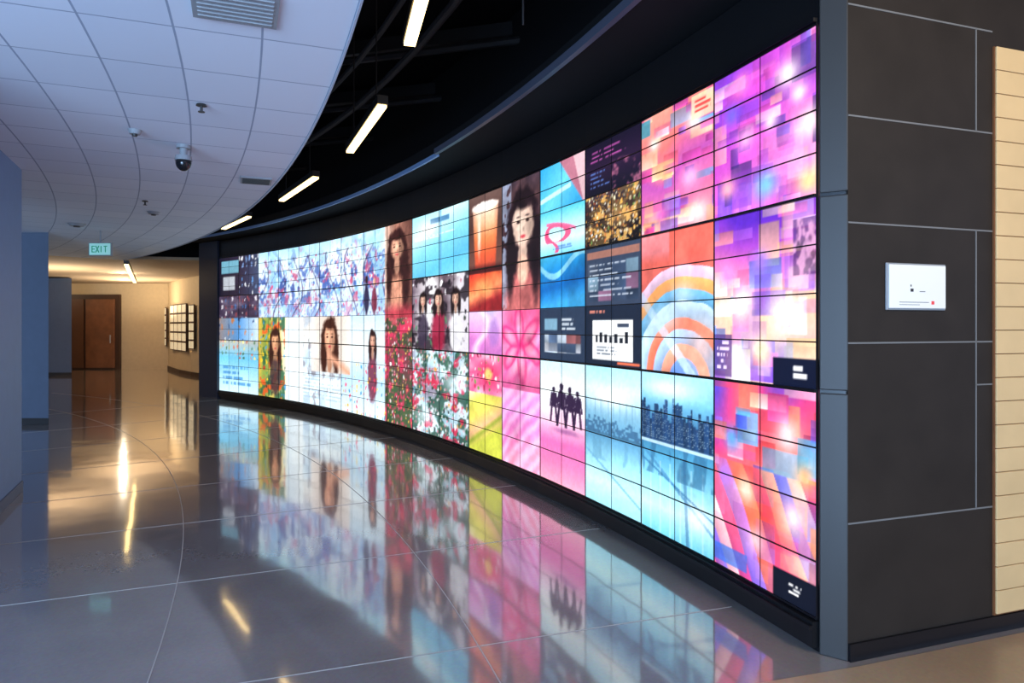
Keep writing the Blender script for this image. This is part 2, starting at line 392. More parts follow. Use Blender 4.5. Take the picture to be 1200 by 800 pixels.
    grad(m, lx*.6+ly*.4, [(50,155,210),(105,200,232),(40,145,205)])
    put(m&(lx>.45+.5*ly), c3(185,105,122),.9); put(m&(lx>.75+.2*ly), c3(220,190,196),.8); put(m&(np.abs(ly-.75+.25*lx)<.05)&(lx<.7), c3(195,232,245), .9)
    m,lx,ly = reg(3,4,2,4)
    grad(m, ly, [(85,195,230),(170,225,242),(205,237,248),(120,204,233)])
    rr = np.hypot((lx-.42)*1.0,(ly-.55)*1.15)
    put(m&(np.abs(rr-.24-.05*np.sin(lx*9))<.04)&(ly<.72), c3(226,80,125),.9); put(m&(np.abs(ly-.3-.5*(lx-.15)**2)<.035)&(lx>.15)&(lx<.8), c3(232,100,145),.9)
    put(m&(np.abs(lx-.28-.12*np.sin(ly*9))<.04)&(ly>.45)&(ly<.95), c3(218,70,115),.9); text(m,lx,ly,.3,.75,.8,.9,2,c3(70,110,190),2,8)
    m,lx,ly = reg(3,4,4,6)
    grad(m, ly+.2*lx, [(75,185,228),(35,135,200),(20,100,175),(60,155,212)])
    put(m&(np.abs(ly-.2-.2*np.sin(lx*5))<.06), c3(165,225,244), .7); shade(m,4,311,.25)
    m,lx,ly = reg(3,4,6,8)
    put(m, c3(44,58,80)); rect(m,lx,ly,.1,.4,.2,.42,c3(120,160,185)); text(m,lx,ly,.5,.92,.2,.45,3,c3(200,210,220),6,8)
    mosaic(m&(ly>.5)&(ly<.85)&(lx>.1)&(lx<.9),lx,ly,5,6,[(190,205,220),(80,100,130),(235,235,240),(150,90,90)],16,.9)
    # ---- col 3 C : figures silhouetted on pale shore
    m,lx,ly = reg(3,4,8,12)
    grad(m, ly, [(198,230,245),(212,237,248),(236,234,245),(238,190,216),(222,110,176),(230,125,176),(245,165,190)])
    glow(m,lx,ly,.5,.2,.5,.1,W,.7)
    fig = np.zeros(len(CC),bool)
    for fx,fy,sc in [(.32,.32,.9),(.5,.31,1.1),(.68,.32,1.05),(.84,.33,.9)]:
        fig |= ell(lx,ly,fx,fy,.065*sc,.075*sc)
        fig |= ell(lx,ly,fx-.005,fy-.095*sc,.038*sc,.026*sc)
        for dx in (-.045,.04):
            fig |= (np.abs(lx-fx-dx*sc*(1+6*(ly-fy-.04)))<.024*sc)&(ly>fy+.03)&(ly<fy+.2*sc)
        fig |= (np.abs(lx-fx-.075*sc-.3*(ly-fy))<.016)&(ly>fy-.06)&(ly<fy+.06)
        fig |= (np.abs(lx-fx+.075*sc+.3*(ly-fy))<.016)&(ly>fy-.06)&(ly<fy+.06)
    put(m&fig, c3(40,22,52), .94)
    put(m*sel(lx,ly,.6,.56,.4,.035,.8), c3(140,80,138), .7)
    # ---- col 4 : portrait
    m,lx,ly = reg(4,5,0,6)
    grad(m, ly+.4*fbm(lx*4,ly*6,2), [(56,48,62),(84,60,64),(50,34,40),(100,60,58)])
    put(m*(lx<.25)*(fbm(lx*6,ly*8,9)>.45), c3(165,182,212),.7)
    face(m,lx,ly,.56,.36,.29,.21,(34,22,28),(244,208,190))
    put(m*sel(lx,ly,.56,.95,.6,.24,.3), c3(200,110,110), .95); put(m*sel(lx,ly,.56,.72,.18,.14,.4), c3(224,176,155), .95)
    put(m*sel(lx,ly,.22,.7,.14,.3,.5), c3(34,22,28), .9); put(m*sel(lx,ly,.88,.72,.12,.3,.5), c3(34,22,28), .9)
    shade(m,8,321,.3)
    # ---- col 4 lower : petals
    m,lx,ly = reg(4,5,6,9.2)
    grad(m, vn(lx*2+ly*3,ly*3,5), [(230,75,135),(248,150,188),(235,105,168),(255,205,220)])
    for k in range(6):
        a = k*math.pi/3+.4; cx, cy = .5+.3*math.cos(a), .45+.24*math.sin(a)
        q = (((lx-cx)*math.cos(a)+(ly-cy)*math.sin(a))/.32)**2+((-(lx-cx)*math.sin(a)+(ly-cy)*math.cos(a)+.04*WARPX)/.13)**2
        put(m*np.clip((1-q)*2,0,1), c3(215,45,112), .8); put(m*np.clip((.6-q)*1.5,0,1), c3(250,185,210), .8)
    put(m*np.clip((ly-.75)*6,0,1), c3(150,60,105), .5); shade(m,5,331,.25)
    m,lx,ly = reg(4,5,9.2,12)
    grad(m, ly+.3*lx, [(238,155,200),(218,140,212),(232,120,188),(245,145,178)])
    put(m*(.5+.5*np.sin((lx+ly*1.3+.2*fbm(lx*3,ly*3,2))*22)), c3(250,212,238), .5); shade(m,4,341,.2)
    # ---- col 5 : drink
    m,lx,ly = reg(5,6,0,4.2)
    grad(m, ly+.2*fbm(lx*5,ly*5,2), [(112,88,82),(78,54,50),(112,74,64)])
    gl = m&(np.abs(lx-.5)<.40-.10*ly)&(ly>.14)
    grad(gl, ly+.06*fbm(lx*8,ly*8,4), [(252,240,230),(248,222,200),(242,185,145),(230,130,80),(212,92,58),(180,72,58)])
    put(gl*np.clip(np.abs(lx-.5)*4.5-1.1,0,1), c3(130,62,44), .7)
    put(m*sel(lx,ly,.5,.16,.42,.07,.3), c3(254,246,240)); put(gl*sel(lx,ly,.32,.5,.07,.4,.8), c3(255,240,228), .8)
    put(m*np.clip((ly-.88)*12,0,1), c3(60,26,28), .9)
    m,lx,ly = reg(5,6,4.2,6)
    grad(m, ly+.4*lx, [(198,55,45),(235,100,60),(240,145,98),(140,38,42)])
    put(m*sel(lx,ly,.5,.4,.35,.3,.8), c3(250,155,95),.9); shade(m,7,351,.3)
    m,lx,ly = reg(5,6,6,8)
    grad(m, ly+.4*vn(lx*3,ly*3,1), [(190,185,232),(226,180,228),(232,150,208),(195,115,188)])
    put(m*np.clip(1-np.abs(lx-.4-.2*np.sin(ly*5))/.16,0,1), c3(248,228,248), .8); put(m*sel(lx,ly,.75,.5,.2,.4,.5), c3(150,110,192), .6)
    m,lx,ly = reg(5,6,8,9.6)
    grad(m, vn(lx*3,ly*3,21), [(235,175,202),(210,90,138),(245,205,222)]); put(m*sel(lx,ly,.6,.5,.38,.45,.5), c3(228,65,110), .85); put(m*sel(lx,ly,.6,.5,.15,.2,.5), c3(250,190,115))
    dots(m,14,30,[(110,145,75),(250,230,240),(195,45,90)],.5)
    m,lx,ly = reg(5,6,9.6,12)
    grad(m, ly+.5*lx, [(245,235,190),(212,210,95),(236,220,105),(235,185,140),(190,195,75)])
    put(m*np.clip(1-np.abs(ly-.9+lx*.6)/.08,0,1), c3(140,165,50), .8); shade(m,4,361,.2)
    # ---- cols 6,7 : cyan pages, people, foliage
    m,lx,ly = reg(6,8,0,4)
    grad(m, ly*.7+.3*lx, [(155,220,238),(198,237,247),(130,207,234),(95,184,224),(125,203,230)])
    text(m,lx,ly,.05,.95,.35,.41,2,c3(245,252,255),5,18); text(m,lx,ly,.3,.75,.1,.2,1,c3(60,110,155),9,6,.8)
    glow(m,lx,ly,.3,.25,.2,.15,W,.7); put(m&(np.abs(lx-.52)<.01), c3(90,150,190), .8)
    m,lx,ly = reg(6,8,4,8)
    grad(m, lx+.3*fbm(lx*4,ly*4,3), [(60,42,60),(180,170,178),(230,230,232),(90,74,84),(212,208,216)])
    put(m*np.clip((fbm(lx*7,ly*7,14)-.5)*12,0,1), c3(36,28,36), .85); dots(m,9,33,[(240,240,245),(180,70,100),(80,130,95),(24,22,32)],.55)
    for fx,fs in [(.2,.9),(.48,1.1),(.78,1.0)]:
        put(m*sel(lx,ly,fx,.75,.13*fs,.32*fs,.3), np.array([[60,50,70],[150,30,60],[225,225,230]])[int(fx*3.2)%3]/255., .9)
        face(m,lx,ly,fx,.32,.055*fs,.1*fs,(34,22,24),(228,182,160))
    m,lx,ly = reg(6,8,8,12)
    grad(m, vn(lx*4,ly*4,2), [(90,150,172),(222,230,238),(185,218,232),(125,98,120)])
    put(m*np.clip((fbm(lx*8,ly*8,24)-.50)*12,0,1), c3(38,72,58), .8); put(m*np.clip((fbm(lx*9,ly*8,27)-.61)*12,0,1), c3(205,50,82), .9)
    dots(m,12,41,[(190,80,100),(50,100,75),(240,240,245),(235,165,80),(40,46,46)],.5); dots(m,20,44,[(220,130,150),(60,130,85),(250,250,250)],.6)
    glow(m,lx,ly,.75,.35,.2,.12,c3(220,240,250),.8); glow(m,lx,ly,.25,.8,.2,.12,c3(225,242,250),.7)
    # ---- col 8 : tall portrait + flowers
    m,lx,ly = reg(8,9.1,0,6.2)
    grad(m, lx+.2*fbm(lx*4,ly*5,7), [(222,198,184),(160,112,96),(106,70,62)])
    put(m*sel(lx,ly,.5,.55,.45,.5,.25), c3(56,30,30), .95)
    face(m,lx,ly,.45,.27,.25,.15,(56,30,30),(230,170,143))
    put(m*sel(lx,ly,.45,.78,.32,.26,.4), c3(218,154,128),.95); put(m*sel(lx,ly,.75,.7,.16,.3,.5), c3(52,28,28),.9); put(m*sel(lx,ly,.15,.65,.12,.28,.5), c3(52,28,28),.9)
    put(m*np.clip((ly-.84)*10,0,1), c3(165,50,68), .8); shade(m,9,371,.3)
    m,lx,ly = reg(8,9.1,6.2,12)
    grad(m, ly+.35*vn(lx*3,ly*3,7), [(225,140,122),(172,66,84),(118,62,72),(74,92,66)])
    put(m*np.clip((fbm(lx*5,ly*9,34)-.5)*10,0,1), c3(220,62,100), .8); put(m*np.clip((fbm(lx*5,ly*9,39)-.54)*10,0,1), c3(50,82,54), .8)
    dots(m,13,51,[(220,60,98),(240,135,160),(70,110,68),(245,235,235)],.5); dots(m,20,55,[(230,80,118),(50,98,66),(250,200,100)],.65)
    # ---- cols 9..15 upper : blossom branches on pale sky
    m,lx,ly = reg(9.1,15,0,6)
    grad(m, ly*.8+.2*vn(lx*9,ly*3,5), [(165,220,244),(212,237,250),(214,230,246),(196,220,242),(220,234,246)])
    dens = np.clip(1.05-np.abs(ly-.55)*1.5,0,1)
    put(m*np.clip((fbm(SM*3.2,HM*3.5,17)-.52)*10,0,1)*dens, c3(120,175,222), .8)
    put(m*np.clip((fbm(SM*5,HM*5,23)-.57)*12,0,1)*dens, c3(60,88,160), .9); put(m*np.clip((fbm(SM*5.5,HM*5,29)-.61)*12,0,1)*dens, c3(196,76,112), .85)
    put(m*np.clip(1-np.abs(((SM*1.4+.35*np.sin(HM*4+SM))%1)-.5)/.05,0,1)*(ly>.15), c3(60,50,86), .85)
    put(m*np.clip(1-np.abs(((SM*2.1-HM*1.2+.2*np.sin(HM*7))%1)-.5)/.035,0,1)*(ly>.2), c3(70,66,110), .6)
    dots(m&(ly>.12),12,61,[(70,120,190),(204,84,112),(110,95,160),(250,250,255)],.72,.9); dots(m&(ly>.15),17,66,[(240,250,255),(90,118,188),(200,110,140)],.72,.85)
    m2,lx2,ly2 = reg(9.1,10.4,0,6)
    glow(m2,lx2,ly2,.6,.12,.4,.1,c3(150,225,240),.8)
    put(m2*sel(lx2,ly2,.4,.82,.1,.2,.3), c3(40,34,62), .9); put(m2*sel(lx2,ly2,.4,.6,.055,.06,.3), c3(60,36,42)); put(m2*sel(lx2,ly2,.66,.84,.1,.18,.3), c3(120,42,65), .9); put(m2*sel(lx2,ly2,.66,.64,.05,.055,.3), c3(215,165,145))
    # lower pale pages
    m,lx,ly = reg(9.1,15,6,12)
    grad(m, ly, [(215,205,200),(232,234,230),(205,228,240),(230,242,250),(205,230,243)])
    text(m,lx,ly,.05,.95,.68,.95,7,c3(165,188,206),5,40,.35)
    put(m*np.clip((fbm(SM*3,HM*3,43)-.50)*6,0,1), c3(165,185,206), .6)
    put(m*np.clip((fbm(SM*6,HM*6,49)-.60)*9,0,1), c3(120,110,120), .6)
    m2,lx2,ly2 = reg(9.1,11,6,12)
    grad(m2, ly2, [(190,218,235),(228,238,242),(185,218,240),(220,238,248)])
    put(m2*sel(lx2,ly2,.72,.62,.12,.28,.3), c3(110,50,70), .9); face(m2,lx2,ly2,.73,.28,.06,.09,(50,30,30),(225,172,148)); dots(m2&(ly2>.5),12,71,[(230,70,100),(245,200,75),(70,150,200)],.65)
    m2,lx2,ly2 = reg(10.6,12.4,6,9.8)
    grad(m2, lx2, [(232,226,220),(195,176,162),(236,232,226)])
    face(m2,lx2,ly2,.48,.42,.15,.3,(64,36,28),(232,172,140)); put(m2*np.clip(1-np.abs(ly2-.74-.5*(lx2-.5))/.12,0,1)*(lx2>.4), c3(228,168,138))
    m2,lx2,ly2 = reg(12.8,15,6,12)
    grad(m2, lx2+.15*fbm(lx2*5,ly2*5,3), [(232,180,70),(125,150,75),(240,205,110),(215,230,238),(230,240,246)])
    put(m2*(lx2<.6)*np.clip((fbm(lx2*8,ly2*8,63)-.50)*10,0,1), c3(45,95,70), .85); put(m2*(lx2<.6)*np.clip((fbm(lx2*8,ly2*8,67)-.56)*10,0,1), c3(225,95,45), .9)
    dots(m2&(lx2<.62),8,81,[(240,200,50),(60,130,85),(220,80,60),(30,40,50),(80,150,210)],.5)
    face(m2,lx2,ly2,.38,.34,.09,.15,(60,36,30),(226,166,126)); put(m2*sel(lx2,ly2,.38,.75,.14,.26,.3), c3(70,52,58), .85)
    # ---- far columns
    m,lx,ly = reg(15,17,0,4)
    grad(m, lx, [(30,28,44),(48,40,60),(66,76,104)]); rect(m,lx,ly,.06,.5,.1,.42,c3(120,185,205),.8); rect(m,lx,ly,.1,.4,.5,.85,c3(225,235,240),.7); dots(m&(lx>.5),7,91,[(235,240,250),(120,150,200),(90,140,195)],.35)
    m,lx,ly = reg(15,17,4,6)
    grad(m, fbm(lx*4,ly*4,2), [(40,34,50),(70,58,80),(130,120,140)]); dots(m,7,95,[(225,220,230),(150,80,90),(70,100,150)],.4)
    m,lx,ly = reg(15,17,6,8)
    grad(m, lx, [(140,130,132),(85,140,196),(205,222,236)]); dots(m,7,97,[(230,235,240),(205,135,90),(60,80,120)],.55)
    m,lx,ly = reg(15,17,8,12)
    grad(m, ly, [(180,178,170),(110,188,225),(165,216,240),(205,234,246)]); dots(m&(ly<.35),8,99,[(215,105,70),(240,215,120),(75,115,80)],.4)
    text(m,lx,ly,.1,.9,.5,.9,4,c3(80,145,200),5,12)
    return st_['C']
acc = 0; offs = [(-.4,-.3),(.4,-.1),(-.1,.4),(.2,.05)]
for dx,dy in offs:
    cc = np.clip(C0+dx*DC, np.floor(C0)+1e-5, np.floor(C0)+.9999); vv = np.clip(V0+dy*DV,0,1)
    acc = acc+np.clip(paint(cc,vv),0,1)
COL = acc/len(offs)
fine = .93+.14*fbm(C0*30,V0*100,401)
pv = .95+.08*hsh(np.floor(C0*2),np.floor(np.interp(V0,RB,np.arange(13))),77)
COL = np.clip((COL-.5)*1.08+.51,0,1)*(pv*fine)[:,None]
COL = np.clip(COL,0,1)
LIN = np.where(COL<=.04045, COL/12.92, ((COL+.055)/1.055)**2.4)

vw = empty('video_wall')
me = bpy.data.meshes.new('display_surface'); me.from_pydata(verts.tolist(), [], faces.tolist())
ca = me.color_attributes.new('screen_image','FLOAT_COLOR','POINT')
ca.data.foreach_set('color', np.concatenate([LIN,np.ones((len(LIN),1))],1).astype(np.float32).ravel())
ms = bpy.data.materials.new('lcd_screen'); ms.use_nodes = True; nt = ms.node_tree; bs = nt.nodes['Principled BSDF']
at = nt.nodes.new('ShaderNodeAttribute'); at.attribute_name = 'screen_image'
nt.links.new(at.outputs['Color'], bs.inputs['Emission Color']); bs.inputs['Emission Strength'].default_value = 1.4
bs.inputs['Base Color'].default_value = (0.008,0.008,0.01,1); bs.inputs['Roughness'].default_value = .5; bs.inputs['Specular IOR Level'].default_value = .25
me.materials.append(ms)
ob = bpy.data.objects.new('display_surface', me); link(ob, vw)

SS = [i*CW for i in range(NC+1)]
b = MB()
for r_i in range(13):
    z = ZT - RB[r_i]*WH
    h = .016 if r_i in (4,8) else (.007)
    if r_i in (0,12): h = .012
    b.sweep(wall, SS, .001, .008 if r_i not in (4,8) else .02, z-h/2, z+h/2)
for i in range(NC+1):
    for half in (0,1):
        if half and i == NC: continue
        s = (i+.5*half)*CW
        wd = .0032 if not half else .0013
        if half:
            a = wall(i*CW,0); c = wall((i+1)*CW,0); mid = ((a[0]+c[0])/2,(a[1]+c[1])/2)
            ux,uy = (c[0]-a[0])/CW,(c[1]-a[1])/CW; nx_,ny_ = -uy,ux
            if nx_*(0-mid[0])+ny_*(0-mid[1]) < 0: nx_,ny_ = -nx_,-ny_
            P = [(mid[0]-ux*wd,mid[1]-uy*wd),(mid[0]+ux*wd,mid[1]+uy*wd)]
            b.quadbox([P[0],P[1],(P[1][0]+nx_*.004,P[1][1]+ny_*.004),(P[0][0]+nx_*.004,P[0][1]+ny_*.004)], ZB, ZT)
        else:
            b.sweep(wall, [s-wd,s+wd], -.002, .007, ZB, ZT)
b.make('bezels', [M_bezel], vw)
b = MB()
b.sweep(wall, SS, -.6, -.015, 0.0, 3.45)
b.sweep(wall, SS, -.015, .03, .03, ZB-.012)
b.sweep(wall, SS, -.015, -.001, ZT+.006, 3.45)
b.make('cabinet', [M_black], vw)
b = MB(); b.sweep(wall, SS, .03, .05, ZB-.05, ZB-.03); b.sweep(wall, SS, -.01, .025, ZT+.01, ZT+.03)
b.make('lower_and_upper_rail', [M_bezel], vw)
b = MB()
cz = [0.0, ZT-RB[8]*WH, ZT-RB[4]*WH, ZT+.45]
for i in range(3):
    z0 = cz[i]+(.008 if i else 0); z1 = cz[i+1]-.008
    b.quadbox([(1.493,3.318),(1.598,3.245),(1.66,3.40),(1.70,3.50),(1.60,3.45)], z0, z1)
b.make('end_cap', [M_frame], vw, bevel=.006)
b = MB(); b.quadbox([(1.50,3.325),(1.595,3.26),(1.65,3.40),(1.58,3.43)], 0.001, 3.5); b.make('end_cap_core', [M_bezel], vw)

# ------------------------------------------------------------------ bulkhead above + edge trim
b = MB()
bs_ = [-.9+i*.5 for i in range(0, 33)]
b.sweep(wall, bs_, -.6, .52, 3.47, 3.62)
b.sweep(wall, bs_, -.6, -.02, 3.62, 4.8)
b.make('ceiling_bulkhead', [M_bulk])
b = MB()
b.sweep(wall, [x for x in bs_ if x <= 4.7]+[4.75], .53, .57, 3.46, 3.52, 0)
b.sweep(wall, [4.75]+[x for x in bs_ if x > 4.75], .51, .535, 3.445, 3.49, 1)
b.make('trim_2', [M_trimd,M_trim])

# ------------------------------------------------------------------ right wall (dark tile) + joints + wood
A = (1.6,3.25); D = (1.13,.39); DL = math.hypot(*D); u = (D[0]/DL, D[1]/DL); n_ = (u[1], -u[0])
def rp(t, o=0.0): return (A[0]+D[0]*t+n_[0]*o, A[1]+D[1]*t+n_[1]*o)
def rbox(bld, t0, t1, o0, o1, z0, z1, mi=0):
    bld.quadbox([rp(t0,o0),rp(t1,o0),rp(t1,o1),rp(t0,o1)], z0, z1, mi)
b = MB(); rbox(b, 0, 5, -.0001, -.25, 0, 4.8); b.make('wall_right', [M_tile])
b = MB(); g = .003
for z,t1 in ((3.13,.80),(2.60,.80),(2.09,.80),(1.515,.80),(.655,.80)): rbox(b, 0, t1, 0, g, z-.004, z+.004)
for z0,z1 in ((2.6,3.13),(.655,2.09)): rbox(b, .70, .706, 0, g, z0, z1)
rbox(b,.70,.80,0,g,1.29,1.297)
rbox(b, 0, 5, 0, g, 3.68, 3.69)
b.make('trim_3', [M_grout])
b = MB(); rbox(b, 0, 5, 0, .015, .001, .085); b.make('baseboard_right', [M_bezel])
ws = empty('wood_slat_panel')
b = MB(); rbox(b, .80, 2.4, .002, .012, .09, 3.05); b.make('backing', [M_woodd], ws)
b = MB(); z = .10
while z < 3.0:
    rbox(b, .806, 2.4, .012, .022, z, z+.119); z += .123
b.make('slats', [M_wood], ws, bevel=.002)
pl = empty('wall_notice_plate')
b = MB(); rbox(b, .19, .515, .001, .012, 1.675, 1.905); b.make('backplate', [M_grey], pl, bevel=.004)
b = MB(); rbox(b, .198, .507, .012, .02, 1.683, 1.897); b.make('face', [M_white], pl, bevel=.003)
b = MB(); rbox(b, .31, .325, .02, .022, 1.765, 1.78); rbox(b,.25,.41,.02,.0212,1.712,1.7145); rbox(b,.25,.36,.02,.0212,1.70,1.702)
rbox(b,.36,.39,.02,.0212,1.765,1.768); rbox(b,.31,.315,.02,.0212,1.79,1.80); b.make('printed_marks', [M_frame], pl)
b = MB(); rbox(b, .425, .44, .02, .022, 1.703, 1.72); b.make('red_mark', [M_red], pl)

# ------------------------------------------------------------------ left wall, columns
def lw(t): return (-4.74+.43*t, 6.6-.9*t)
b = MB(); p,q = lw(0), lw(3.6); b.quadbox([p, q, (q[0]-.6,q[1]-.3), (p[0]-.9,p[1]-.1)], 0, 3.11); b.make('wall_left', [M_blue])
b = MB(); b.quadbox([(p[0]+.012,p[1]+.003),(q[0]+.012,q[1]+.003),(q[0]+.001,q[1]),(p[0]+.001,p[1])], .001, .1); b.make('baseboard_left', [M_col])
b = MB(); b.quadbox([(-8.5,11.05),(-7.49,11.03),(-8.0,11.7),(-8.9,11.7)], .001, 3.1); b.quadbox([(-8.51,11.035),(-7.475,11.015),(-7.985,11.715),(-8.91,11.715)], .0015, .1, 1); b.make('column', [M_col,M_frame])
b = MB(); b.quadbox([(-15.2,21.7),(-14.0,21.7),(-14.5,22.4),(-15.6,22.4)], .001, 3.1); b.quadbox([(-15.21,21.69),(-13.99,21.69),(-14.49,22.41),(-15.61,22.41)], .0015, .1, 1); b.make('column.001', [M_col,M_frame])
pe = wall(WL,.02)
b = MB(); b.quadbox([(pe[0]-.02,pe[1]-.02),(pe[0]-.66,pe[1]+.50),(pe[0]-.4,pe[1]+1.0),(pe[0]+.3,pe[1]+.5)], .001, 3.46)
b.make('dark_pillar', [mat('pillar_slate', rgb(50,57,76), .45)])

# ------------------------------------------------------------------ back of corridor
b = MB(); b.quadbox([(-20,25),(-12.4,25),(-12.4,25.2),(-20,25.2)], 0, 3.13); b.make('wall_back', [M_beige])
b = MB(); cw = [(-12.6,25.0),(-12.0,24.1),(-11.1,22.8),(-10.2,21.7),(-9.2,20.7),(-7.6,19.3),(-6.5,18.4)]
for i in range(len(cw)-1):
    a,c = cw[i],cw[i+1]; b.quadbox([a,c,(c[0]+.2,c[1]+.2),(a[0]+.2,a[1]+.2)], 0, 3.13)
b.make('wall_corridor', [M_beige])
b = MB()
for i in range(len(cw)-1):
    a,c = cw[i],cw[i+1]; b.quadbox([(a[0]-.012,a[1]-.012),(c[0]-.012,c[1]-.012),(c[0]-.001,c[1]-.001),(a[0]-.001,a[1]-.001)], .001, .12)
b.make('baseboard_corridor', [M_doorf])
b = MB(); b.quadbox([(-20,10),(-19.8,10),(-19.8,25),(-20,25)], 0, 3.13); b.make('wall_far_left', [M_beige])
d = empty('door_1')
b = MB(); b.box((-15.25,24.95,1.36),(1.9,.1,2.72)); b.make('door_frame', [M_doorf], d)
b = MB(); b.box((-15.0,24.88,1.3),(1.05,.06,2.5)); b.make('door_leaf', [M_woodd], d, bevel=.01)
b = MB(); b.box((-15.82,24.88,1.3),(.42,.05,2.5)); b.make('side_panel', [mat('door_side', rgb(95,60,36), .5)], d)
b = MB(); b.tube((-14.6,24.8,.95),(-14.6,24.8,1.25),.02); b.tube((-14.6,24.8,1.0),(-14.6,24.86,1.0),.012); b.tube((-14.6,24.8,1.2),(-14.6,24.86,1.2),.012); b.make('door_handle', [M_grey], d)
def framed(x0, x1, z0, z1, nc, nr):
    def hit(r):
        for i in range(len(cw)-1):
            a,c = cw[i],cw[i+1]
            den = (c[0]-a[0])-r*(c[1]-a[1])
            if abs(den) < 1e-9: continue
            t = (r*a[1]-a[0])/den
            if -1e-6 <= t <= 1+1e-6: return (a[0]+t*(c[0]-a[0]), a[1]+t*(c[1]-a[1]))
        return cw[0]
    P = hit((x0-600)/800); Q = hit((x1-600)/800)
    e = empty('framed_print_display')
    L = math.hypot(Q[0]-P[0],Q[1]-P[1]); ux,uy = (Q[0]-P[0])/L,(Q[1]-P[1])/L; nx_,ny_ = uy,-ux
    if nx_*(-P[0])+ny_*(-P[1]) < 0: nx_,ny_ = -nx_,-ny_
    def bx(bld,l0,l1,o0,o1,za,zb):
        pts = [(P[0]+ux*l+nx_*o, P[1]+uy*l+ny_*o) for l,o in ((l0,o0),(l1,o0),(l1,o1),(l0,o1))]
        bld.quadbox(pts, za, zb)
    b = MB(); bx(b,0,L,.06,.1,z0,z1); b.make('frame',[M_doorf],e)
    b = MB()
    for i in range(nc):
        for j in range(nr):
            w_ = L/nc; h_ = (z1-z0)/nr
            bx(b, i*w_+w_*.1,(i+1)*w_-w_*.1,.1,.11,z0+j*h_+h_*.1,z0+(j+1)*h_-h_*.1)
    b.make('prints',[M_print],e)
framed(203,222,.75,2.3,4,5); framed(225,231,.85,2.25,2,5); framed(190,198,.85,2.25,2,5)

b = MB(); b.quadbox([(-6.4,16.3),(-7.6,16.1),(-9.3,15.7),(-11.5,13.5),(-15,10.5),(-20,10.2),(-20,25.2),(-6.4,25.2)], 3.135, 3.2); b.make('ceiling_corridor', [M_beigec])
b = MB(); b.quadbox([(-6.4,16.3),(-7.6,16.1),(-9.3,15.7),(-9.3,15.8),(-7.6,16.2),(-6.4,16.4)], 3.2, 4.8); b.make('wall_fascia_back', [M_darkwall])

# ------------------------------------------------------------------ white tile ceiling (curved grid)
edge = arc(-.70, 3.15, math.radians(20), math.radians(1.75))
CZ = 3.1
mc = bpy.data.materials.new('acoustic_ceiling_tile'); mc.use_nodes = True; nt = mc.node_tree; bs2 = nt.nodes['Principled BSDF']
uvn = nt.nodes.new('ShaderNodeUVMap'); uvn.uv_map = 'UVMap'
bt = nt.nodes.new('ShaderNodeTexBrick'); bt.offset = 0; bt.squash = 1
bt.inputs['Color1'].default_value = (*rgb(228,234,244),1); bt.inputs['Color2'].default_value = (*rgb(218,226,238),1); bt.inputs['Mortar'].default_value = (*rgb(156,167,186),1)
bt.inputs['Scale'].default_value = 1; bt.inputs['Mortar Size'].default_value = .006; bt.inputs['Brick Width'].default_value = .62; bt.inputs['Row Height'].default_value = .42
nt.links.new(uvn.outputs['UV'], bt.inputs['Vector']); nt.links.new(bt.outputs['Color'], bs2.inputs['Base Color']); bs2.inputs['Roughness'].default_value = .85
nz = nt.nodes.new('ShaderNodeTexNoise'); nz.inputs['Scale'].default_value = 60; bp = nt.nodes.new('ShaderNodeBump'); bp.inputs['Strength'].default_value = .1
nt.links.new(nz.outputs['Fac'], bp.inputs['Height']); nt.links.new(bp.outputs['Normal'], bs2.inputs['Normal'])
S0, S1, T1 = -7.0, 15.2, 14.0
ns, ntt = 60, 20
V = []; Fc = []; UV = []
for i in range(ns+1):
    for j in range(ntt+1):
        s = S0+(S1-S0)*i/ns; t = T1*j/ntt; p = edge(s,t); V.append((p[0],p[1],CZ)); UV.append((s,t))
for i in range(ns):
    for j in range(ntt):
        a = i*(ntt+1)+j; Fc.append((a,a+1,a+ntt+2,a+ntt+1))
me = bpy.data.meshes.new('ceiling'); me.from_pydata(V,[],Fc); uvl = me.uv_layers.new(name='UVMap')
for lp in me.loops: uvl.data[lp.index].uv = UV[lp.vertex_index]
me.materials.append(mc); link(bpy.data.objects.new('ceiling', me))
b = MB(); b.sweep(edge, [S0+(S1-S0)*i/ns for i in range(ns+1)], -.012, 0, CZ-.01, CZ+.14); b.make('trim_4', [mat('ceiling_edge_trim', rgb(180,188,202), .5)])
b = MB(); b.quadbox([(-22,-7),(10,-7),(10,30),(-22,30)], 4.8, 4.9); b.make('ceiling_plenum', [M_darkwall])

b = MB()
for i in range(9):
    y = 2.6+i*1.5; b.tube((-8,y+2.2,4.5),(3,y-1.0,4.5),.04,6)
    b.box((-2,y+.6,4.68),(10,.1,.14),0,-.28)
for off,z,r_ in ((1.0,4.3,.04),(1.35,4.4,.03)):
    pts = [wall(s,off) for s in np.arange(-1,15,1.0)]
    for a,c in zip(pts[:-1],pts[1:]): b.tube((*a,z),(*c,z),r_,8)
b.tube((.065,4.0,3.36),(.065,4.0,4.8),.006,8)
b.make('ceiling_pipes', [M_duct])

